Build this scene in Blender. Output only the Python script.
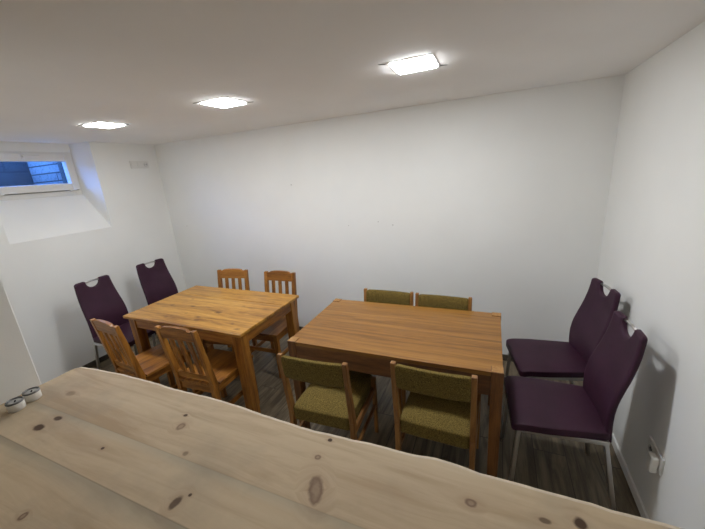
import bpy, bmesh, math, random
from mathutils import Vector, Matrix
random.seed(7)
for o in list(bpy.data.objects): bpy.data.objects.remove(o)
SC = bpy.context.scene
COL = SC.collection
PI = math.pi
R = math.radians

# ------------------------------------------------------------------ camera
cam = bpy.data.cameras.new('camera')
cam.sensor_fit = 'HORIZONTAL'; cam.sensor_width = 36.0
cam.lens = 327.234 / 705 * 36.0
cam.clip_start = 0.02
camo = bpy.data.objects.new('camera', cam); COL.objects.link(camo)
camo.matrix_world = Matrix(((0.918495, -0.042520, 0.393141, 0.0),
                            (0.388722, 0.279473, -0.877946, 0.0),
                            (-0.072542, 0.959211, 0.273223, 1.79767),
                            (0, 0, 0, 1)))
SC.camera = camo

# ------------------------------------------------------------------ world (blue dusk outside), exposure
SKY_STRENGTH = 19.0
LAMP_STRENGTH = 108.0
W = bpy.data.worlds.new('world'); SC.world = W; W.use_nodes = True
bg = W.node_tree.nodes['Background']
bg.inputs[0].default_value = (0.10, 0.31, 1.0, 1); bg.inputs[1].default_value = SKY_STRENGTH
vs = SC.view_settings
SC.display_settings.display_device = 'sRGB'
vs.view_transform = 'Standard'; vs.look = 'None'; vs.gamma = 1.0; vs.use_curve_mapping = False
vs.exposure = 0.15
SC.cycles.max_bounces = 10; SC.cycles.diffuse_bounces = 8
SC.cycles.sample_clamp_indirect = 12.0

# ------------------------------------------------------------------ room numbers
XL, XR, YB, HC = -3.883, 0.762, 2.993, 2.288
PX, PY = -1.571, 0.512            # corner of the pier at the left end of the counter
YN = -1.7                         # wall behind the viewer
CT = 1.10                         # counter height

# ------------------------------------------------------------------ materials
def nmat(name):
    m = bpy.data.materials.new(name); m.use_nodes = True
    nt = m.node_tree; b = nt.nodes['Principled BSDF']
    return m, nt, b
def N(nt, t, **k):
    n = nt.nodes.new(t)
    for a, v in k.items():
        if a == 'i':
            for kk, vv in v.items(): n.inputs[kk].default_value = vv
        else: setattr(n, a, v)
    return n
def L(nt, a, b): nt.links.new(a, b)
def ramp(nt, fac, stops):
    r = N(nt, 'ShaderNodeValToRGB')
    el = r.color_ramp.elements
    while len(el) < len(stops): el.new(0.5)
    for e, (p, c) in zip(el, stops): e.position = p; e.color = (*c, 1)
    L(nt, fac, r.inputs[0]); return r.outputs[0]
def mixc(nt, fac, a, b, mode='MIX'):
    m = N(nt, 'ShaderNodeMix', data_type='RGBA', blend_type=mode)
    for s, v in ((m.inputs[0], fac), (m.inputs[6], a), (m.inputs[7], b)):
        if isinstance(v, (int, float)): s.default_value = v
        elif isinstance(v, tuple): s.default_value = (*v, 1) if len(v) == 3 else v
        else: L(nt, v, s)
    return m.outputs[2]
def math_(nt, op, a, b=None, c=None):
    m = N(nt, 'ShaderNodeMath', operation=op)
    for s, v in zip(m.inputs, (a, b, c)):
        if v is None: continue
        if isinstance(v, (int, float)): s.default_value = v
        else: L(nt, v, s)
    return m.outputs[0]
def bump(nt, b, h, s=0.2, d=0.01):
    n = N(nt, 'ShaderNodeBump'); n.inputs['Strength'].default_value = s; n.inputs['Distance'].default_value = d
    L(nt, h, n.inputs['Height']); L(nt, n.outputs[0], b.inputs['Normal'])

def plaster(name, c, rough=0.9):
    m, nt, b = nmat(name)
    tc = N(nt, 'ShaderNodeTexCoord')
    n1 = N(nt, 'ShaderNodeTexNoise', i={'Scale': 2.2, 'Detail': 4.0})
    L(nt, tc.outputs['Object'], n1.inputs['Vector'])
    col = ramp(nt, n1.outputs[0], [(0.3, tuple(v * 0.965 for v in c)), (0.7, c)])
    L(nt, col, b.inputs['Base Color']); b.inputs['Roughness'].default_value = rough
    n2 = N(nt, 'ShaderNodeTexNoise', i={'Scale': 140.0, 'Detail': 3.0})
    L(nt, tc.outputs['Object'], n2.inputs['Vector'])
    bump(nt, b, n2.outputs[0], 0.08, 0.003)
    return m
def plain(name, c, rough=0.5, metal=0.0, var=0.06):
    m, nt, b = nmat(name)
    tc = N(nt, 'ShaderNodeTexCoord'); n1 = N(nt, 'ShaderNodeTexNoise', i={'Scale': 30.0, 'Detail': 3.0})
    L(nt, tc.outputs['Object'], n1.inputs['Vector'])
    L(nt, ramp(nt, n1.outputs[0], [(0.3, tuple(v * (1 - var) for v in c)), (0.7, c)]), b.inputs['Base Color'])
    b.inputs['Roughness'].default_value = rough; b.inputs['Metallic'].default_value = metal
    return m
def wood(name, axis, dark, mid, light, band=16.0, rough=0.42, knots=0.0, klist=None, knotc=(0.10, 0.035, 0.012), board=0.0, along=0.09):
    """long grain along one local axis"""
    m, nt, b = nmat(name)
    tc = N(nt, 'ShaderNodeTexCoord'); oi = N(nt, 'ShaderNodeObjectInfo')
    off = N(nt, 'ShaderNodeVectorMath', operation='ADD')
    cmb = N(nt, 'ShaderNodeCombineXYZ')
    for k in range(3): L(nt, math_(nt, 'MULTIPLY', oi.outputs['Random'], (7.3, 11.9, 5.1)[k]), cmb.inputs[k])
    L(nt, tc.outputs['Object'], off.inputs[0]); L(nt, cmb.outputs[0], off.inputs[1])
    sc = [1.0, 1.0, 1.0]; sc['xyz'.index(axis)] = along
    mp = N(nt, 'ShaderNodeMapping'); mp.inputs['Scale'].default_value = sc
    L(nt, off.outputs[0], mp.inputs['Vector'])
    vec = mp.outputs[0]
    nz = N(nt, 'ShaderNodeTexNoise', i={'Scale': 5.0, 'Detail': 3.0, 'Roughness': 0.5}); L(nt, vec, nz.inputs['Vector'])
    rings = N(nt, 'ShaderNodeTexNoise', i={'Scale': band, 'Detail': 5.0, 'Roughness': 0.65, 'Distortion': 0.8}); L(nt, vec, rings.inputs['Vector'])
    fine = N(nt, 'ShaderNodeTexNoise', i={'Scale': band * 9, 'Detail': 2.0}); L(nt, vec, fine.inputs['Vector'])
    f = math_(nt, 'ADD', math_(nt, 'MULTIPLY', rings.outputs[0], 0.75), math_(nt, 'MULTIPLY', fine.outputs[0], 0.25))
    f = math_(nt, 'ADD', f, math_(nt, 'MULTIPLY', math_(nt, 'SUBTRACT', nz.outputs[0], 0.5), 0.35))
    col = ramp(nt, f, [(0.37, dark), (0.5, mid), (0.63, light)])
    if knots > 0:
        mp2 = N(nt, 'ShaderNodeMapping'); s2 = [1.0, 1.0, 1.0]; s2['xyz'.index(axis)] = 0.5
        mp2.inputs['Scale'].default_value = s2; L(nt, off.outputs[0], mp2.inputs['Vector'])
        n3 = N(nt, 'ShaderNodeTexNoise', i={'Scale': 9.0}); L(nt, mp2.outputs[0], n3.inputs['Vector'])
        ad = N(nt, 'ShaderNodeMix', data_type='VECTOR'); ad.inputs[0].default_value = 0.06
        L(nt, mp2.outputs[0], ad.inputs[4]); L(nt, n3.outputs[1], ad.inputs[5])
        v = N(nt, 'ShaderNodeTexVoronoi', i={'Scale': knots}); L(nt, ad.outputs[1], v.inputs['Vector'])
        pick = math_(nt, 'GREATER_THAN', N_sep(nt, v.outputs['Color']), 0.35)
        k = N(nt, 'ShaderNodeMapRange'); k.inputs[1].default_value = 0.05; k.inputs[2].default_value = 0.22
        k.inputs[3].default_value = 1.0; k.inputs[4].default_value = 0.0; L(nt, v.outputs['Distance'], k.inputs[0])
        col = mixc(nt, math_(nt, 'MULTIPLY', math_(nt, 'MULTIPLY', k.outputs[0], pick), 0.8), col, knotc)
    if klist: col = mixc(nt, knot_mask(nt, tc.outputs['Object'], klist), col, (0.085, 0.028, 0.006))
    L(nt, col, b.inputs['Base Color']); b.inputs['Roughness'].default_value = rough
    bump(nt, b, fine.outputs[0], 0.06, 0.002)
    return m
def knot_mask(nt, obj, lst, wob_scale=70.0):
    sx = N(nt, 'ShaderNodeSeparateXYZ'); L(nt, obj, sx.inputs[0])
    wob = N(nt, 'ShaderNodeTexNoise', i={'Scale': wob_scale, 'Detail': 3.0}); L(nt, obj, wob.inputs['Vector'])
    k = None
    for (kx, ky, rx, ry, st) in lst:
        dx = math_(nt, 'DIVIDE', math_(nt, 'SUBTRACT', sx.outputs[0], kx), rx); dy = math_(nt, 'DIVIDE', math_(nt, 'SUBTRACT', sx.outputs[1], ky), ry)
        d = math_(nt, 'SQRT', math_(nt, 'ADD', math_(nt, 'MULTIPLY', dx, dx), math_(nt, 'MULTIPLY', dy, dy)))
        d = math_(nt, 'ADD', d, math_(nt, 'MULTIPLY', math_(nt, 'SUBTRACT', wob.outputs[0], 0.5), 1.3))
        mr = N(nt, 'ShaderNodeMapRange'); mr.inputs[1].default_value = 0.45; mr.inputs[2].default_value = 1.6
        mr.inputs[3].default_value = st; mr.inputs[4].default_value = 0; L(nt, d, mr.inputs[0])
        k = mr.outputs[0] if k is None else math_(nt, 'MAXIMUM', k, mr.outputs[0])
    return k
TK = [(0.173, -0.116, 0.030, 0.017, 0.9), (0.125, -0.100, 0.05, 0.008, 0.6), (-0.173, -0.068, 0.024, 0.014, 0.75), (-0.403, -0.092, 0.020, 0.014, 0.75),
      (0.069, -0.233, 0.026, 0.012, 0.75), (0.107, -0.280, 0.024, 0.014, 0.7), (0.560, -0.320, 0.022, 0.012, 0.7), (-0.572, -0.108, 0.020, 0.012, 0.7),
      (0.46, -0.26, 0.018, 0.010, 0.6), (-0.33, 0.07, 0.018, 0.010, 0.5), (0.30, 0.05, 0.016, 0.010, 0.5), (-0.10, -0.20, 0.014, 0.010, 0.5), (-0.22, -0.30, 0.016, 0.012, 0.6), (0.0, 0.26, 0.015, 0.012, 0.4)]
def N_sep(nt, colsock):
    s = N(nt, 'ShaderNodeSeparateColor'); L(nt, colsock, s.inputs[0]); return s.outputs[0]

M = {}
M['wall'] = plaster('white_plaster', (0.87, 0.87, 0.845))
M['ceil'] = plaster('ceiling_paint', (0.89, 0.87, 0.845))
M['pvc'] = plain('white_pvc', (0.78, 0.77, 0.74), 0.35, var=0.02)
M['dark_trim'] = plain('dark_baseboard', (0.075, 0.06, 0.045), 0.5)
M['gap'] = plain('dark_gap', (0.02, 0.02, 0.02), 0.9)  # near black: painted shade of gaps, also holes and the wick
M['metal'] = plain('brushed_steel', (0.58, 0.57, 0.56), 0.28, 1.0)
M['darkmetal'] = plain('dark_steel', (0.20, 0.20, 0.20), 0.35, 1.0)
M['ceramic'] = plain('white_ceramic', (0.80, 0.78, 0.73), 0.3, var=0.03)
M['wax'] = plain('grey_wax', (0.45, 0.44, 0.42), 0.5)
M['plug'] = plain('grey_plug', (0.60, 0.59, 0.57), 0.6)
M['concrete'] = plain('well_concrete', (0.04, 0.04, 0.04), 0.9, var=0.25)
pd, pm, pl_ = (0.15, 0.053, 0.008), (0.30, 0.118, 0.018), (0.43, 0.188, 0.032)
for a in 'xyz': M['pine_' + a] = wood('honey_pine_' + a, a, pd, pm, pl_, 18.0, 0.36, knots=(5.0 if a != 'z' else 4.0))
M['pine_top'] = wood('honey_pine_top', 'x', (0.20, 0.078, 0.010), (0.43, 0.205, 0.033), (0.58, 0.31, 0.062), 15.0, 0.34, klist=TK)
cd, cm, cl = (0.095, 0.035, 0.008), (0.165, 0.064, 0.015), (0.23, 0.095, 0.025)
for a in 'xyz': M['brown_' + a] = wood('brown_beech_' + a, a, cd, cm, cl, 24.0, 0.38)
M['veneer'] = wood('oak_veneer', 'x', (0.165, 0.066, 0.010), (0.27, 0.117, 0.019), (0.34, 0.163, 0.033), 30.0, 0.36, along=0.04)
M['endgrain'] = wood('end_grain', 'z', (0.27, 0.125, 0.03), (0.35, 0.17, 0.045), (0.41, 0.22, 0.07), 60.0, 0.5)
ld, lm, ll = (0.17, 0.072, 0.018), (0.27, 0.122, 0.031), (0.34, 0.165, 0.047)
for a in 'xyz': M['chair_' + a] = wood('chair_beech_' + a, a, ld, lm, ll, 24.0, 0.38)

def leather():
    m, nt, b = nmat('purple_leather')
    tc = N(nt, 'ShaderNodeTexCoord')
    n = N(nt, 'ShaderNodeTexNoise', i={'Scale': 9.0, 'Detail': 4.0}); L(nt, tc.outputs['Object'], n.inputs['Vector'])
    L(nt, ramp(nt, n.outputs[0], [(0.3, (0.034, 0.0095, 0.023)), (0.7, (0.045, 0.013, 0.031))]), b.inputs['Base Color'])
    b.inputs['Roughness'].default_value = 0.55; b.inputs['Specular IOR Level'].default_value = 0.3
    v = N(nt, 'ShaderNodeTexVoronoi', i={'Scale': 380.0}); L(nt, tc.outputs['Object'], v.inputs['Vector'])
    bump(nt, b, v.outputs['Distance'], 0.12, 0.002)
    return m
M['purple'] = leather()
def tweed():
    m, nt, b = nmat('olive_tweed')
    tc = N(nt, 'ShaderNodeTexCoord')
    n = N(nt, 'ShaderNodeTexNoise', i={'Scale': 240.0, 'Detail': 2.0, 'Roughness': 0.7}); L(nt, tc.outputs['Object'], n.inputs['Vector'])
    n2 = N(nt, 'ShaderNodeTexNoise', i={'Scale': 14.0, 'Detail': 3.0}); L(nt, tc.outputs['Object'], n2.inputs['Vector'])
    c = ramp(nt, n.outputs[0], [(0.36, (0.055, 0.037, 0.012)), (0.5, (0.148, 0.100, 0.024)), (0.64, (0.275, 0.198, 0.054))])
    c = mixc(nt, math_(nt, 'MULTIPLY', n2.outputs[0], 0.35), c, (0.12, 0.086, 0.022))
    b.inputs['Specular IOR Level'].default_value = 0.2
    L(nt, c, b.inputs['Base Color']); b.inputs['Roughness'].default_value = 0.95
    bump(nt, b, n.outputs[0], 0.35, 0.003)
    return m
M['tweed'] = tweed()
def floor_mat():
    m, nt, b = nmat('grey_oak_planks')
    tc = N(nt, 'ShaderNodeTexCoord')
    mp = N(nt, 'ShaderNodeMapping'); mp.inputs['Rotation'].default_value = (0, 0, R(90)); mp.inputs['Location'].default_value = (0.3, 0.07, 0)
    L(nt, tc.outputs['Object'], mp.inputs['Vector'])
    br = N(nt, 'ShaderNodeTexBrick', i={'Scale': 1.0, 'Mortar Size': 0.0022, 'Mortar Smooth': 0.1, 'Brick Width': 1.22, 'Row Height': 0.18, 'Bias': 0.0,
                                         'Color1': (0.0, 0, 0, 1), 'Color2': (1, 1, 1, 1), 'Mortar': (0.5, 0.5, 0.5, 1)})
    br.offset = 0.37; L(nt, mp.outputs[0], br.inputs['Vector'])
    mp2 = N(nt, 'ShaderNodeMapping'); mp2.inputs['Scale'].default_value = (1.0, 0.10, 1.0)
    cb = N(nt, 'ShaderNodeVectorMath', operation='ADD')
    L(nt, tc.outputs['Object'], cb.inputs[0]); L(nt, br.outputs['Color'], cb.inputs[1])
    L(nt, cb.outputs[0], mp2.inputs['Vector'])
    n = N(nt, 'ShaderNodeTexNoise', i={'Scale': 22.0, 'Detail': 5.0, 'Roughness': 0.65, 'Distortion': 0.9}); L(nt, mp2.outputs[0], n.inputs['Vector'])
    n2 = N(nt, 'ShaderNodeTexNoise', i={'Scale': 5.0, 'Detail': 2.0, 'Distortion': 0.4}); L(nt, mp2.outputs[0], n2.inputs['Vector'])
    c = ramp(nt, n.outputs[0], [(0.33, (0.055, 0.039, 0.022)), (0.5, (0.145, 0.112, 0.070)), (0.66, (0.255, 0.205, 0.135))])
    dk = N(nt, 'ShaderNodeMapRange'); dk.inputs[1].default_value = 0.60; dk.inputs[2].default_value = 0.72; L(nt, n2.outputs[0], dk.inputs[0])
    c = mixc(nt, math_(nt, 'MULTIPLY', dk.outputs[0], 0.65), c, (0.035, 0.026, 0.019))
    c = mixc(nt, math_(nt, 'MULTIPLY', br.outputs['Color'], 0.25), c, (0.21, 0.165, 0.105))
    c = mixc(nt, math_(nt, 'MULTIPLY', br.outputs['Fac'], 0.8), c, (0.02, 0.016, 0.012))
    L(nt, c, b.inputs['Base Color']); b.inputs['Roughness'].default_value = 0.42
    bump(nt, b, n.outputs[0], 0.1, 0.002)
    return m
M['floor'] = floor_mat()

# knots in the counter slab: x, y, radius x, radius y, strength, reddish?
KN = [(-0.352, 0.484, 0.018, 0.037, 0.78, 1, 27), (-0.391, 0.565, 0.009, 0.008, 0.8, 1), (-0.386, 0.625, 0.007, 0.006, 0.95, 0), (-0.021, 0.569, 0.013, 0.010, 0.8, 1),
      (0.118, 0.580, 0.012, 0.007, 0.7, 0), (0.18, 0.598, 0.012, 0.014, 0.95, 0), (-1.383, 0.513, 0.020, 0.013, 0.35, 0), (-1.271, 0.420, 0.017, 0.010, 0.9, 0),
      (-1.282, 0.375, 0.022, 0.013, 0.9, 0), (-0.987, 0.391, 0.006, 0.005, 0.9, 0), (-0.956, 0.202, 0.009, 0.010, 0.85, 1), (-0.866, 0.567, 0.008, 0.006, 0.9, 0),
      (-0.839, 0.527, 0.013, 0.015, 0.7, 1), (-0.739, 0.457, 0.008, 0.008, 0.45, 0), (-0.626, 0.373, 0.005, 0.005, 0.9, 0), (-0.643, 0.348, 0.011, 0.018, 0.8, 0)]
def slab_mat():
    m, nt, b = nmat('pale_spruce_slab')
    tc = N(nt, 'ShaderNodeTexCoord'); obj = tc.outputs['Object']
    sx = N(nt, 'ShaderNodeSeparateXYZ'); L(nt, obj, sx.inputs[0])
    X, Y = sx.outputs[0], sx.outputs[1]
    # distance to knots, used to bend the grain and to colour the knots
    wob = N(nt, 'ShaderNodeTexNoise', i={'Scale': 60.0, 'Detail': 2.0}); L(nt, obj, wob.inputs['Vector'])
    warp = None; kd = None; kr = None; halo = None
    for kn in KN:
        kx, ky, rx, ry, st, red = kn[:6]; ca, sa = math.cos(R(kn[6] if len(kn) > 6 else 0)), math.sin(R(kn[6] if len(kn) > 6 else 0))
        ax = math_(nt, 'SUBTRACT', X, kx); ay = math_(nt, 'SUBTRACT', Y, ky)
        dx = math_(nt, 'DIVIDE', math_(nt, 'ADD', math_(nt, 'MULTIPLY', ax, ca), math_(nt, 'MULTIPLY', ay, sa)), rx)
        dy = math_(nt, 'DIVIDE', math_(nt, 'SUBTRACT', math_(nt, 'MULTIPLY', ay, ca), math_(nt, 'MULTIPLY', ax, sa)), ry)
        d = math_(nt, 'SQRT', math_(nt, 'ADD', math_(nt, 'MULTIPLY', dx, dx), math_(nt, 'MULTIPLY', dy, dy)))
        d = math_(nt, 'ADD', d, math_(nt, 'MULTIPLY', math_(nt, 'SUBTRACT', wob.outputs[0], 0.5), 0.6))
        mr = N(nt, 'ShaderNodeMapRange'); mr.inputs[1].default_value = 0.70; mr.inputs[2].default_value = 1.10
        mr.inputs[3].default_value = st; mr.inputs[4].default_value = 0; L(nt, d, mr.inputs[0])
        inner = N(nt, 'ShaderNodeMapRange'); inner.inputs[1].default_value = 0.3; inner.inputs[2].default_value = 0.85
        inner.inputs[3].default_value = 0.45 if red else 1.0; inner.inputs[4].default_value = 1.0; L(nt, d, inner.inputs[0])
        k = math_(nt, 'MULTIPLY', mr.outputs[0], inner.outputs[0])
        hl = N(nt, 'ShaderNodeMapRange'); hl.inputs[1].default_value = 1.0; hl.inputs[2].default_value = 2.8
        hl.inputs[3].default_value = 1.0; hl.inputs[4].default_value = 0; L(nt, d, hl.inputs[0])
        wv = math_(nt, 'MULTIPLY', math_(nt, 'MULTIPLY', hl.outputs[0], ry * 1.2), math_(nt, 'SIGN', dy))
        warp = wv if warp is None else math_(nt, 'ADD', warp, wv)
        halo = hl.outputs[0] if halo is None else math_(nt, 'MAXIMUM', halo, hl.outputs[0])
        if red: kr = k if kr is None else math_(nt, 'MAXIMUM', kr, k)
        else: kd = k if kd is None else math_(nt, 'MAXIMUM', kd, k)
    cb = N(nt, 'ShaderNodeCombineXYZ'); L(nt, math_(nt, 'MULTIPLY', X, 0.10), cb.inputs[0])
    board = math_(nt, 'ADD', math_(nt, 'MULTIPLY', math_(nt, 'GREATER_THAN', Y, 0.315), 3.1), math_(nt, 'MULTIPLY', math_(nt, 'GREATER_THAN', Y, 0.443), 4.3))
    L(nt, math_(nt, 'SUBTRACT', Y, warp), cb.inputs[1]); L(nt, board, cb.inputs[2])
    g = N(nt, 'ShaderNodeTexNoise', i={'Scale': 22.0, 'Detail': 5.0, 'Roughness': 0.6, 'Distortion': 0.6}); L(nt, cb.outputs[0], g.inputs['Vector'])
    g2 = N(nt, 'ShaderNodeTexNoise', i={'Scale': 5.0, 'Detail': 3.0}); L(nt, cb.outputs[0], g2.inputs['Vector'])
    g3 = N(nt, 'ShaderNodeTexNoise', i={'Scale': 3.4, 'Detail': 5.0, 'Roughness': 0.6}); L(nt, obj, g3.inputs['Vector'])
    c = ramp(nt, math_(nt, 'ADD', math_(nt, 'MULTIPLY', g.outputs[0], 0.55), math_(nt, 'MULTIPLY', g2.outputs[0], 0.45)),
             [(0.38, (0.45, 0.325, 0.200)), (0.52, (0.585, 0.455, 0.300)), (0.68, (0.65, 0.53, 0.365))])
    # blue-grey stain along the joints, soft cloudy greying
    def nearline(y0, w, side):
        d = math_(nt, 'MULTIPLY', math_(nt, 'SUBTRACT', Y, y0), side)
        mr = N(nt, 'ShaderNodeMapRange'); mr.inputs[1].default_value = 0.0; mr.inputs[2].default_value = w; mr.inputs[3].default_value = 1; mr.inputs[4].default_value = 0
        L(nt, d, mr.inputs[0]); return math_(nt, 'MULTIPLY', mr.outputs[0], math_(nt, 'GREATER_THAN', d, 0.0))
    st = math_(nt, 'MAXIMUM', nearline(0.315, 0.05, -1), math_(nt, 'MULTIPLY', nearline(0.443, 0.03, -1), 0.8))
    st = math_(nt, 'MULTIPLY', st, g3.outputs[0])
    c = mixc(nt, math_(nt, 'MULTIPLY', st, 1.0), c, (0.27, 0.265, 0.215))
    cl = N(nt, 'ShaderNodeMapRange'); cl.inputs[1].default_value = 0.5; cl.inputs[2].default_value = 0.75; L(nt, g3.outputs[0], cl.inputs[0])
    c = mixc(nt, math_(nt, 'MULTIPLY', cl.outputs[0], 0.6), c, (0.35, 0.285, 0.205))
    for y0, s in ((0.315, 0.42), (0.443, 0.16)):
        ln = N(nt, 'ShaderNodeMapRange'); ln.inputs[1].default_value = 0.0007; ln.inputs[2].default_value = 0.0022; ln.inputs[3].default_value = s; ln.inputs[4].default_value = 0
        L(nt, math_(nt, 'ABSOLUTE', math_(nt, 'SUBTRACT', Y, y0)), ln.inputs[0]); c = mixc(nt, ln.outputs[0], c, (0.17, 0.125, 0.08))
    c = mixc(nt, math_(nt, 'MULTIPLY', halo, 0.22), c, (0.36, 0.22, 0.14))
    c = mixc(nt, kr, c, (0.105, 0.045, 0.028)); c = mixc(nt, kd, c, (0.060, 0.028, 0.014))
    # a fine check (crack) in the wood
    L(nt, c, b.inputs['Base Color']); b.inputs['Roughness'].default_value = 0.6; b.inputs['Specular IOR Level'].default_value = 0.22
    bump(nt, b, g.outputs[0], 0.05, 0.002)
    return m
M['slab'] = slab_mat()
M['lit_edge'] = plain('lit_live_edge', (0.66, 0.55, 0.41), 0.5, var=0.12)  # lighter than the slab: paints the light its rounded edge catches
def glow(name, c, s):
    m = bpy.data.materials.new(name); m.use_nodes = True; nt = m.node_tree
    nt.nodes.remove(nt.nodes['Principled BSDF']); e = N(nt, 'ShaderNodeEmission')
    e.inputs[0].default_value = (*c, 1); e.inputs[1].default_value = s
    L(nt, e.outputs[0], nt.nodes['Material Output'].inputs[0]); return m
LEDC = (0.955, 0.99, 1.02)
LED = [glow('led_diffuser', LEDC, LAMP_STRENGTH * k) for k in (1.0, 0.90, 0.56)]   # the far two are a little dimmer
def glass():
    m = bpy.data.materials.new('window_glass'); m.use_nodes = True; nt = m.node_tree
    nt.nodes.remove(nt.nodes['Principled BSDF'])
    t = N(nt, 'ShaderNodeBsdfTransparent'); t.inputs[0].default_value = (0.92, 0.95, 0.97, 1)
    g = N(nt, 'ShaderNodeBsdfGlossy'); g.inputs['Roughness'].default_value = 0.02
    fr = N(nt, 'ShaderNodeFresnel'); fr.inputs[0].default_value = 1.45
    ge = N(nt, 'ShaderNodeNewGeometry')   # reflect on the outer faces only (no false total reflection inside the pane)
    fac = math_(nt, 'MULTIPLY', fr.outputs[0], math_(nt, 'SUBTRACT', 1.0, ge.outputs['Backfacing']))
    mx = N(nt, 'ShaderNodeMixShader'); L(nt, fac, mx.inputs[0]); L(nt, t.outputs[0], mx.inputs[1]); L(nt, g.outputs[0], mx.inputs[2])
    L(nt, mx.outputs[0], nt.nodes['Material Output'].inputs[0]); return m
M['glass'] = glass()
def blocks(name, w, h, c1, c2, mort, rot, ms=0.006, off=0.5):
    m, nt, b = nmat(name); tc = N(nt, 'ShaderNodeTexCoord')
    mp = N(nt, 'ShaderNodeCombineXYZ'); sp_ = N(nt, 'ShaderNodeSeparateXYZ'); L(nt, tc.outputs['Object'], sp_.inputs[0])
    L(nt, math_(nt, 'ADD', sp_.outputs[rot[0]], rot[1]), mp.inputs[0]); L(nt, math_(nt, 'ADD', sp_.outputs[2], rot[2]), mp.inputs[1])
    br = N(nt, 'ShaderNodeTexBrick', i={'Scale': 1.0, 'Mortar Size': ms, 'Brick Width': w, 'Row Height': h, 'Color1': (*c1, 1), 'Color2': (*c2, 1), 'Mortar': (*mort, 1)})
    br.offset = off; L(nt, mp.outputs[0], br.inputs['Vector'])
    n = N(nt, 'ShaderNodeTexNoise', i={'Scale': 24.0, 'Detail': 5.0, 'Roughness': 0.7}); L(nt, tc.outputs['Object'], n.inputs['Vector'])
    sp = ramp(nt, n.outputs[0], [(0.33, (0.55, 0.55, 0.55)), (0.5, (1, 1, 1))])
    L(nt, mixc(nt, 1.0, br.outputs[0], sp, 'MULTIPLY'), b.inputs['Base Color']); b.inputs['Roughness'].default_value = 0.9
    return m
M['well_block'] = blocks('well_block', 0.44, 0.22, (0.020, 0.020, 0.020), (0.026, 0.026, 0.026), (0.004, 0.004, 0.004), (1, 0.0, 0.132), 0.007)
M['well_brick'] = blocks('well_brick', 3.0, 0.088, (0.125, 0.125, 0.125), (0.155, 0.155, 0.155), (0.01, 0.01, 0.01), (0, 0.0, 0.0), 0.007)

# ------------------------------------------------------------------ mesh helpers
def box(bm, x0, x1, y0, y1, z0, z1, bev=0.0, seg=2, mi=0):
    vs = [bm.verts.new(p) for p in ((x0, y0, z0), (x1, y0, z0), (x1, y1, z0), (x0, y1, z0), (x0, y0, z1), (x1, y0, z1), (x1, y1, z1), (x0, y1, z1))]
    fs = [bm.faces.new([vs[i] for i in f]) for f in ((3, 2, 1, 0), (4, 5, 6, 7), (0, 1, 5, 4), (1, 2, 6, 5), (2, 3, 7, 6), (3, 0, 4, 7))]
    for f in fs: f.material_index = mi
    if bev > 0:
        es = list({e for f in fs for e in f.edges})
        bmesh.ops.bevel(bm, geom=es, offset=bev, segments=seg, profile=0.5, affect='EDGES')
def hexa(bm, b4, t4, bev=0.0, seg=2):
    """eight corner solid: bottom loop and top loop (counter-clockwise from above)"""
    vs = [bm.verts.new(p) for p in list(b4) + list(t4)]
    fs = [bm.faces.new([vs[i] for i in f]) for f in ((3, 2, 1, 0), (4, 5, 6, 7), (0, 1, 5, 4), (1, 2, 6, 5), (2, 3, 7, 6), (3, 0, 4, 7))]
    if bev > 0:
        bmesh.ops.bevel(bm, geom=list({e for f in fs for e in f.edges}), offset=bev, segments=seg, profile=0.5, affect='EDGES')
def bar(bm, p0, p1, w0, d0, w1=None, d1=None, bev=0.004):
    """rectangular bar with cross section (w along x, d along y) at each end"""
    w1 = w0 if w1 is None else w1; d1 = d0 if d1 is None else d1
    def q(p, w, d): return [(p[0] - w / 2, p[1] - d / 2, p[2]), (p[0] + w / 2, p[1] - d / 2, p[2]), (p[0] + w / 2, p[1] + d / 2, p[2]), (p[0] - w / 2, p[1] + d / 2, p[2])]
    hexa(bm, q(p0, w0, d0), q(p1, w1, d1), bev)
def prism(bm, poly, axis, a, b, bev=0.0):
    """poly: 2D points in the two other axes (order xyz without axis), extruded a..b"""
    def P(p, v):
        l = list(p); l.insert('xyz'.index(axis), v); return l
    A = [bm.verts.new(P(p, a)) for p in poly]; B = [bm.verts.new(P(p, b)) for p in poly]
    n = len(poly); fs = [bm.faces.new(A[::-1]), bm.faces.new(B)]
    for i in range(n): fs.append(bm.faces.new([A[i], A[(i + 1) % n], B[(i + 1) % n], B[i]]))
    if bev > 0:
        bmesh.ops.bevel(bm, geom=list({e for f in fs for e in f.edges}), offset=bev, segments=2, profile=0.5, affect='EDGES')
    bmesh.ops.recalc_face_normals(bm, faces=bm.faces)
def tube(bm, pts, r, n=10):
    pts = [Vector(p) for p in pts]; rings = []
    up = Vector((0, 0, 1))
    for i, p in enumerate(pts):
        t = (pts[min(i + 1, len(pts) - 1)] - pts[max(i - 1, 0)]).normalized()
        a = t.cross(up if abs(t.z) < 0.95 else Vector((0, 1, 0))).normalized(); c = t.cross(a)
        rr = r[i] if isinstance(r, (list, tuple)) else r
        rings.append([bm.verts.new(p + a * rr * math.cos(2 * PI * k / n) + c * rr * math.sin(2 * PI * k / n)) for k in range(n)])
    for A, B in zip(rings, rings[1:]):
        for k in range(n): bm.faces.new([A[k], A[(k + 1) % n], B[(k + 1) % n], B[k]])
    bm.faces.new(rings[0][::-1]); bm.faces.new(rings[-1])
    bmesh.ops.recalc_face_normals(bm, faces=bm.faces)
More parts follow.
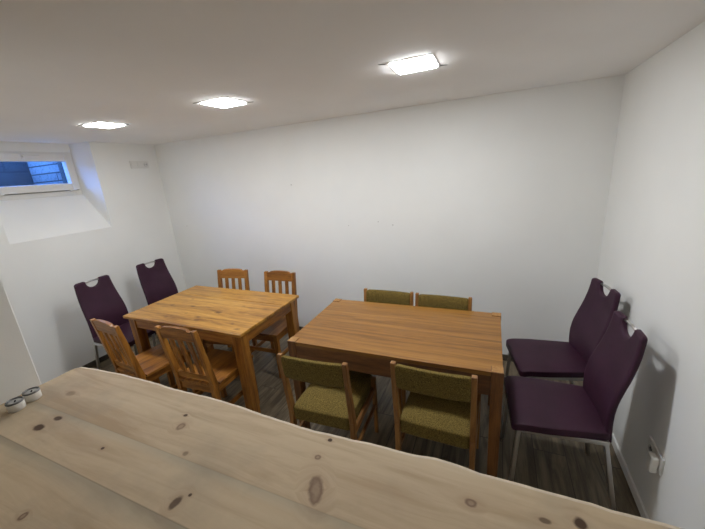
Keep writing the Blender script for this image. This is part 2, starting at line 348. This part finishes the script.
def lathe(bm, prof, cx=0, cy=0, n=32):
    rings = []
    for r, z in prof:
        if r < 1e-6: rings.append([bm.verts.new((cx, cy, z))])
        else: rings.append([bm.verts.new((cx + r * math.cos(2 * PI * k / n), cy + r * math.sin(2 * PI * k / n), z)) for k in range(n)])
    for A, B in zip(rings, rings[1:]):
        for k in range(n):
            k2 = (k + 1) % n
            if len(A) == 1 and len(B) == 1: continue
            if len(A) == 1: bm.faces.new([A[0], B[k], B[k2]])
            elif len(B) == 1: bm.faces.new([A[k], A[k2], B[0]])
            else: bm.faces.new([A[k], A[k2], B[k2], B[k]])
    bmesh.ops.recalc_face_normals(bm, faces=bm.faces)
def obj(name, bm, mat, parent=None, smooth=False, sub=0, mats=None):
    me = bpy.data.meshes.new(name); bm.normal_update(); bm.to_mesh(me); bm.free()
    for mm in (mats or [mat]): me.materials.append(mm)
    if smooth:
        for p in me.polygons: p.use_smooth = True
    o = bpy.data.objects.new(name, me); COL.objects.link(o)
    if parent: o.parent = parent
    if sub:
        md = o.modifiers.new('s', 'SUBSURF'); md.levels = sub; md.render_levels = sub
    return o
def struct(name, bm, mat, parent=None, label=None):
    o = obj(name, bm, mat, parent)
    if parent is None: o['kind'] = 'structure'
    if label: o['label'] = label
    return o
def tag(o, label, cat, group=None):
    o['label'] = label; o['category'] = cat
    if group: o['group'] = group
    return o
def thing(name, label, cat, loc, rz=0, group=None):
    o = bpy.data.objects.new(name, None); COL.objects.link(o); o.empty_display_size = 0.1
    o.location = loc; o.rotation_euler = (0, 0, rz); return tag(o, label, cat, group)
def dup(root, loc, rz, label):
    def cp(o, par):
        c = o.copy(); COL.objects.link(c); c.parent = par
        for ch in kids[o.name]: cp(ch, c)
        return c
    kids = {o.name: list(o.children) for o in [root] + list(root.children_recursive)}
    r = cp(root, None); r.location = loc; r.rotation_euler = (0, 0, rz); r['label'] = label
    return r
def NB(): return bmesh.new()

# ------------------------------------------------------------------ room shell
bm = NB(); box(bm, XL - 0.49, XR + 0.15, YN - 0.15, YB + 0.15, -0.12, 0.0); struct('floor', bm, M['floor'])
bm = NB(); box(bm, XL - 0.49, XR + 0.15, YN - 0.15, YB + 0.15, HC, HC + 0.15); struct('ceiling', bm, M['ceil'])
bm = NB(); box(bm, XL - 0.49, XR + 0.15, YB, YB + 0.15, 0, HC); struct('wall_back', bm, M['wall'])
bm = NB(); box(bm, XR, XR + 0.15, YN - 0.15, YB, 0, HC); struct('wall_right', bm, M['wall'])
bm = NB(); box(bm, PX - 0.15, XR, YN - 0.15, YN, 0, HC); struct('wall_near', bm, M['wall'])
bm = NB(); box(bm, XL - 0.49, PX, YN, PY, 0, HC, 0.004, 2); struct('wall_pier', bm, M['wall'])
# left wall with the splayed window niche
NX, OX = XL - 0.25, XL - 0.49         # window plane, outer face
NY0, NY1, NZ = 1.396, 2.260, 1.402    # niche mouth in the room
WY0, WY1, WZ0, WZ1 = 1.455, 2.203, 1.770, 2.205   # window opening
bm = NB()
prism(bm, [(XL, 0), (XL, NZ), (NX, WZ0), (OX, WZ0), (OX, 0)], 'y', PY, YB)
prism(bm, [(XL, NY1), (XL, YB), (OX, YB), (OX, WY1), (NX, WY1)], 'z', NZ, HC)
prism(bm, [(XL, PY), (XL, NY0), (NX, WY0), (NX - 0.08, WY0), (OX, WY0 - 0.20), (OX, PY)], 'z', NZ, HC)
prism(bm, [(NX, WZ1), (NX, HC), (OX, HC), (OX, HC - 0.005), (NX - 0.08, WZ1)], 'y', WY0 - 0.20, WY1)
struct('wall_left', bm, M['wall'])
# baseboards
bm = NB(); box(bm, XL + 0.012, XR - 0.012, YB - 0.012, YB, 0, 0.06, 0.003); struct('baseboard_back', bm, M['dark_trim'])
bm = NB(); box(bm, XL, XL + 0.012, PY, YB, 0, 0.055, 0.003); struct('baseboard_left', bm, M['dark_trim'])
bm = NB(); box(bm, XR - 0.012, XR, 0.75, YB, 0, 0.055, 0.003); struct('baseboard_right', bm, M['wall'])

# ------------------------------------------------------------------ window
def ring_frame(bm, x0, x1, y0, y1, z0, z1, w, bev=0.006):
    """picture frame in the yz plane, w = (left, right, bottom, top)"""
    box(bm, x0, x1, y0, y0 + w[0], z0, z1, bev); box(bm, x0, x1, y1 - w[1], y1, z0, z1, bev)
    box(bm, x0, x1, y0 + w[0], y1 - w[1], z0, z0 + w[2], bev); box(bm, x0, x1, y0 + w[0], y1 - w[1], z1 - w[3], z1, bev)
bm = NB(); ring_frame(bm, NX - 0.07, NX - 0.004, WY0, WY1, WZ0, WZ1, (0.055, 0.055, 0.06, 0.055), 0.004)
win = obj('window_1', bm, M['pvc']); win['kind'] = 'structure'
bm = NB(); ring_frame(bm, NX - 0.06, NX + 0.014, WY0 + 0.018, WY1 - 0.018, WZ0 + 0.052, WZ1 - 0.016, (0.062, 0.062, 0.072, 0.075), 0.006)
sash = obj('sash', bm, M['pvc'], win)
GY0, GY1, GZ0, GZ1 = WY0 + 0.080, WY1 - 0.080, WZ0 + 0.124, WZ1 - 0.091
bm = NB(); box(bm, NX - 0.056, NX - 0.046, GY0 - 0.012, GY1 + 0.012, GZ0 - 0.012, GZ1 + 0.012); obj('pane', bm, M['glass'], sash)
bm = NB(); box(bm, NX + 0.014, NX + 0.022, 1.770, 1.800, 2.135, 2.185, 0.004); box(bm, NX + 0.018, NX + 0.036, 1.775, 1.795, 2.150, 2.170, 0.004)
box(bm, NX + 0.028, NX + 0.042, 1.775, 1.905, 2.151, 2.169, 0.005); obj('handle', bm, M['pvc'], sash)
bm = NB(); box(bm, NX - 0.004, NX + 0.0155, WY0 + 0.03, WY1 - 0.03, WZ0 + 0.049, WZ0 + 0.0525); obj('gap_shade_bar', bm, M['gap'], win)['label'] = 'dark bar painting the shaded gap under the sash'  # dark bar added to paint the shaded joint line
for y in (1.535, 2.115):
    bm = NB(); tube(bm, [(NX + 0.012, y - 0.028, WZ0 + 0.05), (NX + 0.012, y + 0.028, WZ0 + 0.05)], 0.010); obj('hinge', bm, M['pvc'], win, True)
# light well outside
ow = -5.02
bm = NB(); box(bm, ow - 0.15, ow, 0.3, 2.2, 1.2, 2.24); struct('wall_outside', bm, M['well_block'])
bm = NB(); box(bm, ow - 0.15, OX, 2.2, 2.35, 1.2, 2.24); struct('wall_outside_right', bm, M['well_brick'])
bm = NB(); box(bm, ow - 0.15, OX, 0.15, 0.3, 1.2, 2.24); struct('wall_outside_left', bm, M['well_brick'])
bm = NB(); box(bm, ow - 0.15, OX, 0.15, 2.35, 1.1, 1.2); struct('trim_1', bm, M['concrete'])
bm = NB()
box(bm, OX, NX - 0.071, WY1 - 0.030, WY1, WZ0, WZ1);
box(bm, OX, NX - 0.071, WY0, WY1 - 0.030, WZ0, WZ0 + 0.03)
struct('trim_2', bm, M['concrete'])

# ------------------------------------------------------------------ ceiling downlights
LB = [('square ceiling downlight nearest the right wall, largest of the three', -0.405, 1.838),
      ('square ceiling downlight in the middle of the row', -1.650, 1.838),
      ('square ceiling downlight nearest the small window, farthest left', -2.838, 1.800)]
def downlight(label, x, y, led):
    t = thing('downlight', label, 'ceiling light', (x, y, HC), 0, 'square ceiling downlights')
    bm = NB(); s, q = 0.112, 0.098
    for a in ((-s, s, -s, -q), (-s, s, q, s), (-s, -q, -q, q), (q, s, -q, q)): box(bm, *a, -0.003, 0.0)
    obj('trim_frame', bm, M['pvc'], t)
    bm = NB(); box(bm, -q, q, -q, q, -0.009, -0.001, 0.003); obj('diffuser', bm, led, t)
    for sx, sy in ((-1, -1), (1, 1)):
        bm = NB(); c = 0.116
        prism(bm, [(sx * c, sy * (c - 0.02)), (sx * (c + 0.032), sy * (c - 0.004)), (sx * (c + 0.032), sy * c), (sx * c, sy * (c - 0.012))], 'z', -0.002, 0.0)
        o = obj('gap_shade_strip', bm, M['gap'], t); o['label'] = 'dark strip painting the shadow gap beside the frame'  # flat dark piece on the ceiling, imitates a shadow gap
    return t
for a, m_ in zip(LB, LED): downlight(*a, m_)

# ------------------------------------------------------------------ counter slab
EDGE = [(-1.5685, .632), (-1.559, .648), (-1.45, .658), (-1.322, .666), (-1.138, .667), (-1.018, .664), (-.93, .666), (-.859, .669), (-.745, .666), (-.625, .658), (-.545, .654),
        (-.467, .651), (-.354, .656), (-.256, .661), (-.174, .661), (-.109, .669), (-.055, .667), (-.007, .661), (.068, .661), (.142, .661), (.21, .662), (.242, .659),
        (.297, .661), (.354, .661), (.48, .666), (.62, .660), (.7605, .664)]
cnt = thing('bar_counter', 'long pale bar counter of knotty wood with a wavy natural far edge', 'counter', ((PX + XR) / 2, 0.3, 0))
bm = NB(); ox, oy = cnt.location.x, cnt.location.y
def fine_edge():
    out = []
    for (xa, ya), (xb, yb) in zip(EDGE, EDGE[1:]):
        n = max(1, int((xb - xa) / 0.02))
        for i in range(n):
            t = i / n; s = t * t * (3 - 2 * t); out.append((xa + (xb - xa) * t, ya + (yb - ya) * s + random.uniform(-.0008, .0008)))
    return out + [EDGE[-1]]
FE = fine_edge(); YE = -0.06
prof = [(0.017, CT), (0.007, CT - 0.003), (0.001, CT - 0.010), (0.0, CT - 0.020), (0.006, CT - 0.040), (0.016, CT - 0.055)]   # inset, z
rows = [[bm.verts.new((x - ox, YE - oy, CT)) for x, y in FE]]
for j in range(1, 12):
    rows.append([bm.verts.new((x - ox, YE + (y - 0.017 - YE) * j / 12 - oy, CT)) for x, y in FE])
for ins, z in prof: rows.append([bm.verts.new((x - ox, y - ins - oy, z)) for x, y in FE])
rows.append([bm.verts.new((x - ox, YE - oy, CT - 0.055)) for x, y in FE])
for ra, rb, k in [(rows[i], rows[(i + 1) % len(rows)], i) for i in range(len(rows))]:
    for i in range(len(FE) - 1):
        f = bm.faces.new([ra[i], ra[i + 1], rb[i + 1], rb[i]])
        if 12 <= k <= 16: f.material_index = 1; f.smooth = True
bm.faces.new([r[0] for r in rows]); bm.faces.new([r[-1] for r in rows][::-1])
bmesh.ops.recalc_face_normals(bm, faces=bm.faces)
# slab material reads world-aligned coordinates: shift the knots' frame by keeping the mesh at the world origin
for v in bm.verts: v.co.x += ox; v.co.y += oy
sl = obj('slab', bm, M['slab'], cnt, mats=[M['slab'], M['lit_edge']]); sl.location = (-ox, -oy, 0)
bm = NB(); box(bm, PX + 0.003 - ox, XR - 0.003 - ox, 0.22 - oy, 0.32 - oy, 0, CT - 0.055); obj('support_panel', bm, M['wall'], cnt)['label'] = 'white base under the counter'

# ------------------------------------------------------------------ little pots on the counter
def pot(x, y, label):
    t = thing('tealight_pot', label, 'pot', (x, y, CT), 0, 'white pots on the counter'); t.scale = (0.77, 0.77, 0.83)
    bm = NB(); lathe(bm, [(0, 0), (0.027, 0), (0.0300, 0.003), (0.0305, 0.033), (0.0295, 0.034), (0.027, 0.034), (0.026, 0.02), (0, 0.02)]); obj('body', bm, M['ceramic'], t, True)
    bm = NB(); lathe(bm, [(0.0255, 0.0335), (0.0305, 0.0335), (0.0312, 0.037), (0.0300, 0.0405), (0.0275, 0.0405), (0.0255, 0.037), (0.0255, 0.0335)]); obj('rim', bm, M['darkmetal'], t, True)['label'] = 'dark grey metal rim'
    bm = NB(); lathe(bm, [(0, 0.0205), (0.0252, 0.0205), (0.0252, 0.034), (0.021, 0.0365), (0.011, 0.035), (0, 0.034)]); obj('insert', bm, M['wax'], t, True)
    bm = NB(); tube(bm, [(0, 0, 0.033), (0.002, 0.001, 0.038), (0.006, 0.002, 0.041)], 0.0028, 8); obj('wick', bm, M['gap'], t, True)
    return t
pot(-1.474, 0.400, 'small white round pot with grey rim, the nearer of two on the counter')
pot(-1.488, 0.451, 'small white round pot with grey rim, the one nearest the wall corner')

# ------------------------------------------------------------------ switch and socket plates
t = thing('socket_strip', 'white three gang plate high on the wall right of the small window', 'wall socket', (XL, 2.745, 2.055))
bm = NB(); box(bm, 0, 0.009, -0.112, 0.112, -0.042, 0.042, 0.003); obj('plate', bm, M['pvc'], t)
for k in (-1, 0):
    bm = NB(); box(bm, 0.008, 0.0125, k * 0.071 - 0.030, k * 0.071 + 0.030, -0.030, 0.030, 0.002); obj('blank_cover', bm, M['pvc'], t)
bm = NB(); lathe(bm, [(0, 0), (0.019, 0), (0.019, 0.006), (0.0215, 0.007), (0.0215, 0.0), (0.019, -0.001)], 0, 0, 24)
for v in bm.verts: v.co = Vector((0.0085 + v.co.z * 0.6, 0.071 + v.co.x, v.co.y))
o = obj('socket_well', bm, M['wax'], t); o['label'] = 'dark round socket opening'
for dy in (-0.008, 0.008):
    bm = NB(); tube(bm, [(0.012, 0.071 + dy, 0), (0.0145, 0.071 + dy, 0)], 0.0032, 8); obj('contact_hole', bm, M['gap'], t)
t = thing('wall_socket', 'white double socket with adapter, low on the right wall by the purple chairs', 'wall socket', (XR, 1.690, 0.385))
bm = NB(); box(bm, -0.010, 0, -0.078, 0.078, -0.043, 0.043, 0.003); obj('plate', bm, M['pvc'], t)
for yy in (0.036, -0.036):
    bm = NB(); lathe(bm, [(0, 0), (0.018, 0), (0.020, 0.004), (0.0225, 0.004), (0.0225, -0.001)], 0, 0, 24)
    for v in bm.verts: v.co = Vector((-0.010 - v.co.z, yy + v.co.x, v.co.y))
    obj('socket_ring', bm, M['pvc'], t)
    for dz in (-0.009, 0.009):
        bm = NB(); tube(bm, [(-0.0098, yy + dz, 0), (-0.0115, yy + dz, 0)], 0.003, 8); obj('contact_hole', bm, M['gap'], t)
ad = NB(); box(ad, -0.042, -0.0125, -0.064, -0.014, -0.055, 0.030, 0.008, 3)
tag(obj('plug_adapter', ad, M['ceramic']), 'white adapter plugged into the socket low on the right wall', 'adapter').location = (XR, 1.690, 0.385)

# nails and wall plugs left in the back wall
for x, z, r, lb in ((-1.972, 1.708, 0.008, 'small grey wall plug highest on the bare back wall'), (-0.889, 1.279, 0.007, 'small grey wall plug farthest right on the back wall'),
                    (-1.034, 1.312, 0.006, 'small grey wall plug just left of the farthest right one'), (-1.35, 1.276, 0.005, 'tiny grey wall plug third from the right on the back wall'),
                    (-3.616, 1.279, 0.006, 'small grey wall plug on the back wall near the left corner')):
    bm = NB(); lathe(bm, [(0, 0.002), (r * .6, 0.004), (r, 0.0015), (r, -0.004), (0, -0.004)], 0, 0, 12)
    for v in bm.verts: v.co = Vector((v.co.x, -v.co.z, v.co.y))
    o = tag(obj('wall_plug', bm, M['plug']), lb, 'wall plug', 'wall plugs in the back wall'); o.location = (x, YB, z)

# ------------------------------------------------------------------ tables
T1 = thing('dining_table', 'brown veneered dining table with square legs flush at its corners, between green chairs', 'table', (-0.579, 1.977, 0), 0.010, 'dining tables')
w, d, H = 1.307 / 2, 0.757 / 2, 0.75; lw = 0.062
bm = NB()
n = 0.058     # notch depth at the legs
prism(bm, [(-w + 0.004, -d + n), (-w + n, -d + n), (-w + n, -d + 0.004), (w - n, -d + 0.004), (w - n, -d + n), (w - 0.004, -d + n), (w - 0.004, d - n), (w - n, d - n), (w - n, d - 0.004), (-w + n, d - 0.004), (-w + n, d - n), (-w + 0.004, d - n)],
      'z', H - 0.026, H, 0.0015)
obj('tabletop', bm, M['veneer'], T1)
for s in (-1, 1):
    bm = NB(); box(bm, -w + 0.06, w - 0.06, s * (d - 0.018) - 0.012, s * (d - 0.018) + 0.012, 0.605, H - 0.026, 0.002); obj('apron', bm, M['brown_x'], T1)
    bm = NB(); box(bm, s * (w - 0.018) - 0.012, s * (w - 0.018) + 0.012, -d + 0.06, d - 0.06, 0.605, H - 0.026, 0.002); obj('apron', bm, M['brown_y'], T1)
for sx in (-1, 1):
    for sy in (-1, 1):
        bm = NB(); cx, cy = sx * (w - lw / 2), sy * (d - lw / 2)
        bar(bm, (cx, cy, 0), (cx, cy, H + 0.003), lw - 0.008, lw - 0.008, lw, lw, 0.003)
        lg = obj('leg', bm, M['brown_z'], T1)
        bm = NB(); box(bm, cx - lw / 2 + 0.003, cx + lw / 2 - 0.003, cy - lw / 2 + 0.003, cy + lw / 2 - 0.003, H + 0.0028, H + 0.004); obj('leg_end', bm, M['endgrain'], lg)['label'] = 'pale end grain of the leg'

T2 = thing('dining_table', 'honey coloured knotty pine dining table between slatted pine chairs', 'table', (-2.257, 1.965, 0), -0.004, 'dining tables')
w, d = 1.290 / 2, 0.783 / 2
bm = NB()
for y0, y1 in ((-d, -d + 0.545), (-d + 0.547, d)): box(bm, -w, w, y0, y1, H - 0.024, H, 0.004)
obj('tabletop', bm, M['pine_top'], T2)
for s in (-1, 1):
    bm = NB(); box(bm, -w + 0.10, w - 0.10, s * (d - 0.045) - 0.011, s * (d - 0.045) + 0.011, 0.635, H - 0.024, 0.002); obj('apron', bm, M['pine_x'], T2)
    bm = NB(); box(bm, s * (w - 0.045) - 0.011, s * (w - 0.045) + 0.011, -d + 0.10, d - 0.10, 0.635, H - 0.024, 0.002); obj('apron', bm, M['pine_y'], T2)
for sx in (-1, 1):
    for sy in (-1, 1):
        bm = NB(); cx, cy = sx * (w - 0.065), sy * (d - 0.065)
        bar(bm, (cx, cy, 0), (cx, cy, H - 0.024), 0.074, 0.074, 0.080, 0.080, 0.004); obj('leg', bm, M['pine_z'], T2)

# ------------------------------------------------------------------ slatted pine chair (faces local +y)
def pine_chair(label, loc, rz):
    t = thing('slat_chair', label, 'chair', loc, rz, 'slatted pine chairs')
    hb, Ht = 0.160, 0.90
    yb = lambda z: -0.185 if z < 0.45 else -0.185 - (z - 0.45) * 0.155
    for s in (-1, 1):
        bm = NB()
        bar(bm, (s * hb, -0.190, 0), (s * hb, -0.185, 0.45), 0.036, 0.042, 0.036, 0.046, 0.003)
        bar(bm, (s * hb, -0.185, 0.449), (s * hb, yb(Ht - .012), Ht - 0.012), 0.036, 0.046, 0.034, 0.030, 0.003)
        obj('rear_leg', bm, M['pine_z'], t)
        bm = NB(); bar(bm, (s * 0.172, 0.180, 0), (s * 0.172, 0.180, 0.428), 0.036, 0.036, 0.038, 0.038, 0.003); obj('front_leg', bm, M['pine_z'], t)
        bm = NB(); box(bm, s * 0.170 - 0.010, s * 0.170 + 0.010, -0.165, 0.162, 0.372, 0.428, 0.002); obj('side_rail', bm, M['pine_y'], t)
        bm = NB(); box(bm, s * 0.168 - 0.009, s * 0.168 + 0.009, -0.168, 0.162, 0.190, 0.225, 0.003); obj('stretcher', bm, M['pine_y'], t)
    for y in (0.182, -0.185):
        bm = NB(); box(bm, -0.150, 0.150, y - 0.010, y + 0.010, 0.372, 0.428, 0.002); obj('seat_rail', bm, M['pine_x'], t)
    bm = NB(); box(bm, -0.152, 0.152, 0.172, 0.190, 0.255, 0.290, 0.003); obj('stretcher', bm, M['pine_x'], t)
    bm = NB(); prism(bm, [(-0.142, -0.205), (0.142, -0.205), (0.142, -0.160), (0.192, -0.160), (0.200, 0.205), (-0.200, 0.205), (-0.192, -0.160), (-0.142, -0.160)], 'z', 0.429, 0.451, 0.003); obj('seat', bm, M['pine_y'], t)
    # crest rail with stepped, slightly arched top
    bm = NB()
    pts = [(-hb + .016, .802), (hb - .016, .802), (hb - .016, .880), (hb - .045, .880), (hb - .055, .893)]
    pts += [(x, .893 + .008 * (1 - (x / (hb - .055)) ** 2)) for x in (0.08, 0.04, 0, -0.04, -0.08)] + [(-hb + .055, .893), (-hb + .045, .880), (-hb + .016, .880)]
    prism(bm, pts, 'y', -0.012, 0.012, 0.002)
    for v in bm.verts: v.co.y += yb(v.co.z)
    obj('crest_rail', bm, M['pine_x'], t)
    bm = NB(); prism(bm, [(-hb + .016, .470), (hb - .016, .470), (hb - .016, .520), (-hb + .016, .520)], 'y', -0.011, 0.011, 0.002)
    for v in bm.verts: v.co.y += yb(v.co.z)
    obj('lower_rail', bm, M['pine_x'], t)
    for x in (-0.078, 0, 0.078):
        bm = NB(); bar(bm, (x, yb(.518), .518), (x, yb(.806), .806), 0.036, 0.014, 0.036, 0.014, 0.003); obj('slat', bm, M['pine_z'], t)
    return t
SG = pine_chair('slatted pine chair nearest the left purple chairs, its back toward the counter', (-2.515, 1.500, 0), R(-6))
dup(SG, (-1.915, 1.572, 0), R(2.2), 'slatted pine chair at the pine table beside its front right leg, back toward the counter')
dup(SG, (-2.487, 2.285, 0), R(190), 'slatted pine chair against the back wall, left of the pair behind the pine table')
dup(SG, (-1.937, 2.305, 0), R(182), 'slatted pine chair against the back wall, at the right rear corner of the pine table')

# ------------------------------------------------------------------ green upholstered chair (faces local +y)
def pad(bm, x0, x1, y0, y1, z0, z1, nx=10, ny=10, crown=0.012):
    """cushion: box grid with rounded edges and a slightly crowned top"""
    bmesh.ops.create_cube(bm, size=1.0)
    bmesh.ops.subdivide_edges(bm, edges=bm.edges[:], cuts=9, use_grid_fill=True)
    for v in bm.verts:
        u, q, r = v.co.x * 2, v.co.y * 2, v.co.z * 2
        x = (x0 + x1) / 2 + u * (x1 - x0) / 2; y = (y0 + y1) / 2 + q * (y1 - y0) / 2; z = (z0 + z1) / 2 + r * (z1 - z0) / 2
        edge = (1 - u ** 4) * (1 - q ** 4)
        if r > 0: z += crown * edge * r
        v.co = (x, y, z)
def green_chair(label, loc, rz):
    t = thing('upholstered_chair', label, 'chair', loc, rz, 'olive green upholstered chairs')
    Ht = 0.83
    yb = lambda z: -0.205 if z < 0.42 else -0.205 - (z - 0.42) * 0.105
    for s in (-1, 1):
        bm = NB()
        bar(bm, (s * 0.200, -0.225, 0), (s * 0.200, -0.205, 0.42), 0.024, 0.028, 0.030, 0.042, 0.004)
        bar(bm, (s * 0.200, -0.205, 0.419), (s * 0.200, yb(Ht), Ht), 0.030, 0.042, 0.026, 0.028, 0.004)
        obj('rear_leg', bm, M['chair_z'], t)
        bm = NB(); bar(bm, (s * 0.203, 0.190, 0), (s * 0.203, 0.190, 0.445), 0.024, 0.024, 0.030, 0.036, 0.004); obj('front_leg', bm, M['chair_z'], t)
        bm = NB(); box(bm, s * 0.203 - 0.010, s * 0.203 + 0.010, -0.190, 0.176, 0.335, 0.378, 0.003); obj('side_rail', bm, M['chair_y'], t)
        bm = NB(); box(bm, s * 0.203 - 0.008, s * 0.203 + 0.008, -0.205, 0.180, 0.215, 0.243, 0.003); obj('stretcher', bm, M['chair_y'], t)
    for y in (0.175, -0.165):
        bm = NB(); box(bm, -0.195, 0.195, y - 0.010, y + 0.010, 0.335, 0.368, 0.003); obj('seat_rail', bm, M['chair_x'], t)
    bm = NB(); pad(bm, -0.189, 0.189, -0.222, 0.226, 0.362, 0.452, crown=0.020)
    for v in bm.verts:                      # trapezoid: a little wider in front of the legs
        if v.co.y > 0.15 and abs(v.co.x) > 0.15: v.co.x *= 0.985
    obj('seat', bm, M['tweed'], t, True, 1)
    bm = NB(); bmesh.ops.create_cube(bm, size=1.0); bmesh.ops.subdivide_edges(bm, edges=bm.edges[:], cuts=9, use_grid_fill=True)
    for v in bm.verts:
        u, q, r = v.co.x * 2, v.co.y * 2, v.co.z * 2
        z = 0.746 + r * 0.074
        th = 0.017 * (1 - 0.35 * abs(r) ** 6)
        v.co = (u * 0.187, yb(z) - 0.012 * (1 - u * u) + q * th + (0.010 * (1 - r * r) * 0.3 * q), z)
    obj('backrest', bm, M['tweed'], t, True, 1)
    return t
GA = green_chair('olive green upholstered chair at the brown table, nearest the pine table, back to the counter', (-0.904, 1.590, 0), R(2.3))
dup(GA, (-0.251, 1.680, 0), R(-1), 'olive green upholstered chair nearest the right purple chairs, its back to the counter')
dup(GA, (-0.791, 2.190, 0), R(179.3), 'olive green upholstered chair behind the brown table, left of the pair by the back wall')
dup(GA, (-0.348, 2.172, 0), R(178.5), 'olive green upholstered chair behind the brown table, right of the pair by the back wall')

# ------------------------------------------------------------------ purple leather chair (faces local +y)
PRO = [(0.425, -0.207), (0.47, -0.203), (0.53, -0.199), (0.60, -0.200), (0.66, -0.209), (0.72, -0.226), (0.78, -0.246), (0.84, -0.262), (0.90, -0.274), (0.95, -0.280), (1.00, -0.284)]
HWD = [(0.425, 0.180), (0.50, 0.184), (0.60, 0.186), (0.68, 0.184), (0.76, 0.178), (0.86, 0.168), (0.94, 0.160), (1.00, 0.155)]
def interp(T, z):
    if z <= T[0][0]: return T[0][1]
    for (a, va), (b, vb) in zip(T, T[1:]):
        if z <= b: 
            k = (z - a) / (b - a); return va + (vb - va) * k
    return T[-1][1]
def purple_chair(label, loc, rz):
    t = thing('leather_chair', label, 'chair', loc, rz, 'purple leather chairs')
    # backrest shell with a half-oval grip cut into the top edge
    NXC, NS = 46, 30; ZB, ZT = 0.425, 0.995; nw, nd = 0.062, 0.068
    bm = NB(); F = {}; B = {}
    us = [-math.cos(PI * i / NXC) * 0.5 - 0 for i in range(NXC + 1)]
    us = [2 * u for u in us]                                   # -1..1, dense at the edges
    extra = [nw / 0.156 * math.cos(PI * k / 14) for k in range(15)]
    us = sorted(set([round(u, 4) for u in us if abs(abs(u) - nw / 0.156) > 0.02 and abs(u) > nw / 0.156] + [round(e, 4) for e in extra] + [round(nw / 0.156 + .012, 4), round(-nw / 0.156 - .012, 4)]))
    def top(u):
        x = u * 0.156; zt = ZT
        if abs(x) < nw: return zt - 0.004 - nd * math.sqrt(max(0, 1 - (x / nw) ** 2)) ** 0.9
        e = (abs(x) - (0.156 - 0.022)) / 0.022
        if e > 0: zt -= 0.022 * (1 - math.sqrt(max(0, 1 - e * e)))
        e = (nw + 0.014 - abs(x)) / 0.014
        if e > 0: zt -= 0.010 * (1 - math.sqrt(max(0, 1 - e * e)))
        return zt
    for i, u in enumerate(us):
        zt = top(u)
        for j in range(NS + 1):
            sj = 0.5 - 0.5 * math.cos(PI * j / NS); z = ZB + (zt - ZB) * sj
            hw = interp(HWD, z); x = u * hw
            dd = min(hw - abs(x), zt - z, z - ZB + 0.012)
            if abs(x) < nw + 0.03 and z > ZT - nd - 0.03:       # distance to the oval
                dn = (math.hypot(x / nw, (z - ZT) / nd) - 1) * nw
                dd = min(dd, max(0, dn))
            k = min(1, max(0, dd) / 0.020); th = 0.0145 * (0.34 + 0.70 * math.sqrt(max(0, 1 - (1 - k) ** 2)))
            y = interp(PRO, z) + 0.010 * (u * u)                 # slight wrap
            F[i, j] = bm.verts.new((x, y + th, z)); B[i, j] = bm.verts.new((x, y - th, z))
    n = len(us)
    for i in range(n - 1):
        for j in range(NS):
            bm.faces.new([F[i, j], F[i, j + 1], F[i + 1, j + 1], F[i + 1, j]]); bm.faces.new([B[i, j], B[i + 1, j], B[i + 1, j + 1], B[i, j + 1]])
        bm.faces.new([F[i, 0], F[i + 1, 0], B[i + 1, 0], B[i, 0]]); bm.faces.new([F[i, NS], B[i, NS], B[i + 1, NS], F[i + 1, NS]])
    for j in range(NS):
        bm.faces.new([F[0, j], B[0, j], B[0, j + 1], F[0, j + 1]]); bm.faces.new([F[n - 1, j], F[n - 1, j + 1], B[n - 1, j + 1], B[n - 1, j]])
    bmesh.ops.recalc_face_normals(bm, faces=bm.faces)
    bk = obj('backrest', bm, M['purple'], t, True)
    yt = interp(PRO, 0.985) + 0.001
    bm = NB(); tube(bm, [(-nw - 0.010, yt, 0.978), (-nw * .4, yt - 0.001, 0.982), (nw * .4, yt - 0.001, 0.982), (nw + 0.010, yt, 0.978)], 0.0085, 12)
    obj('grip_bar', bm, M['metal'], bk, True)['label'] = 'chrome grip bar'
    # seat cushion
    bm = NB(); pad(bm, -0.215, 0.215, -0.205, 0.240, 0.440, 0.484, crown=0.010)
    for v in bm.verts:
        f = (v.co.y + 0.205) / 0.445
        v.co.x *= 0.87 + 0.13 * min(1, f * 1.6)
        if f > 0.9: v.co.z -= 0.012 * ((f - 0.9) / 0.1) ** 2
    obj('seat', bm, M['purple'], t, True, 1)
    # metal frame
    bm = NB()
    for s in (-1, 1): box(bm, s * 0.188 - 0.011, s * 0.188 + 0.011, -0.195, 0.215, 0.418, 0.442, 0.003)
    box(bm, -0.177, 0.177, 0.193, 0.215, 0.418, 0.442, 0.003); box(bm, -0.177, 0.177, -0.195, -0.173, 0.418, 0.442, 0.003)
    obj('seat_frame', bm, M['metal'], t)
    for s in (-1, 1):
        bm = NB(); bar(bm, (s * 0.200, 0.228, 0), (s * 0.188, 0.204, 0.42), 0.022, 0.022, 0.022, 0.022, 0.004); lg = obj('front_leg', bm, M['metal'], t)
        bm = NB(); bar(bm, (s * 0.196, -0.262, 0), (s * 0.188, -0.184, 0.42), 0.022, 0.022, 0.022, 0.022, 0.004); lg = obj('rear_leg', bm, M['metal'], t)
    return t
PA = purple_chair('purple leather chair at the left wall, the one nearer the counter, below the small window', (-3.212, 1.742, 0), R(-86))
dup(PA, (-3.247, 2.330, 0), R(-92), 'purple leather chair in the far left corner at the end of the pine table')
dup(PA, (0.392, 2.345, 0), R(101), 'purple leather chair by the right wall near the back corner, farther of the right pair')
dup(PA, (0.352, 1.822, 0), R(94.5), 'purple leather chair by the right wall above the socket, nearer the counter')
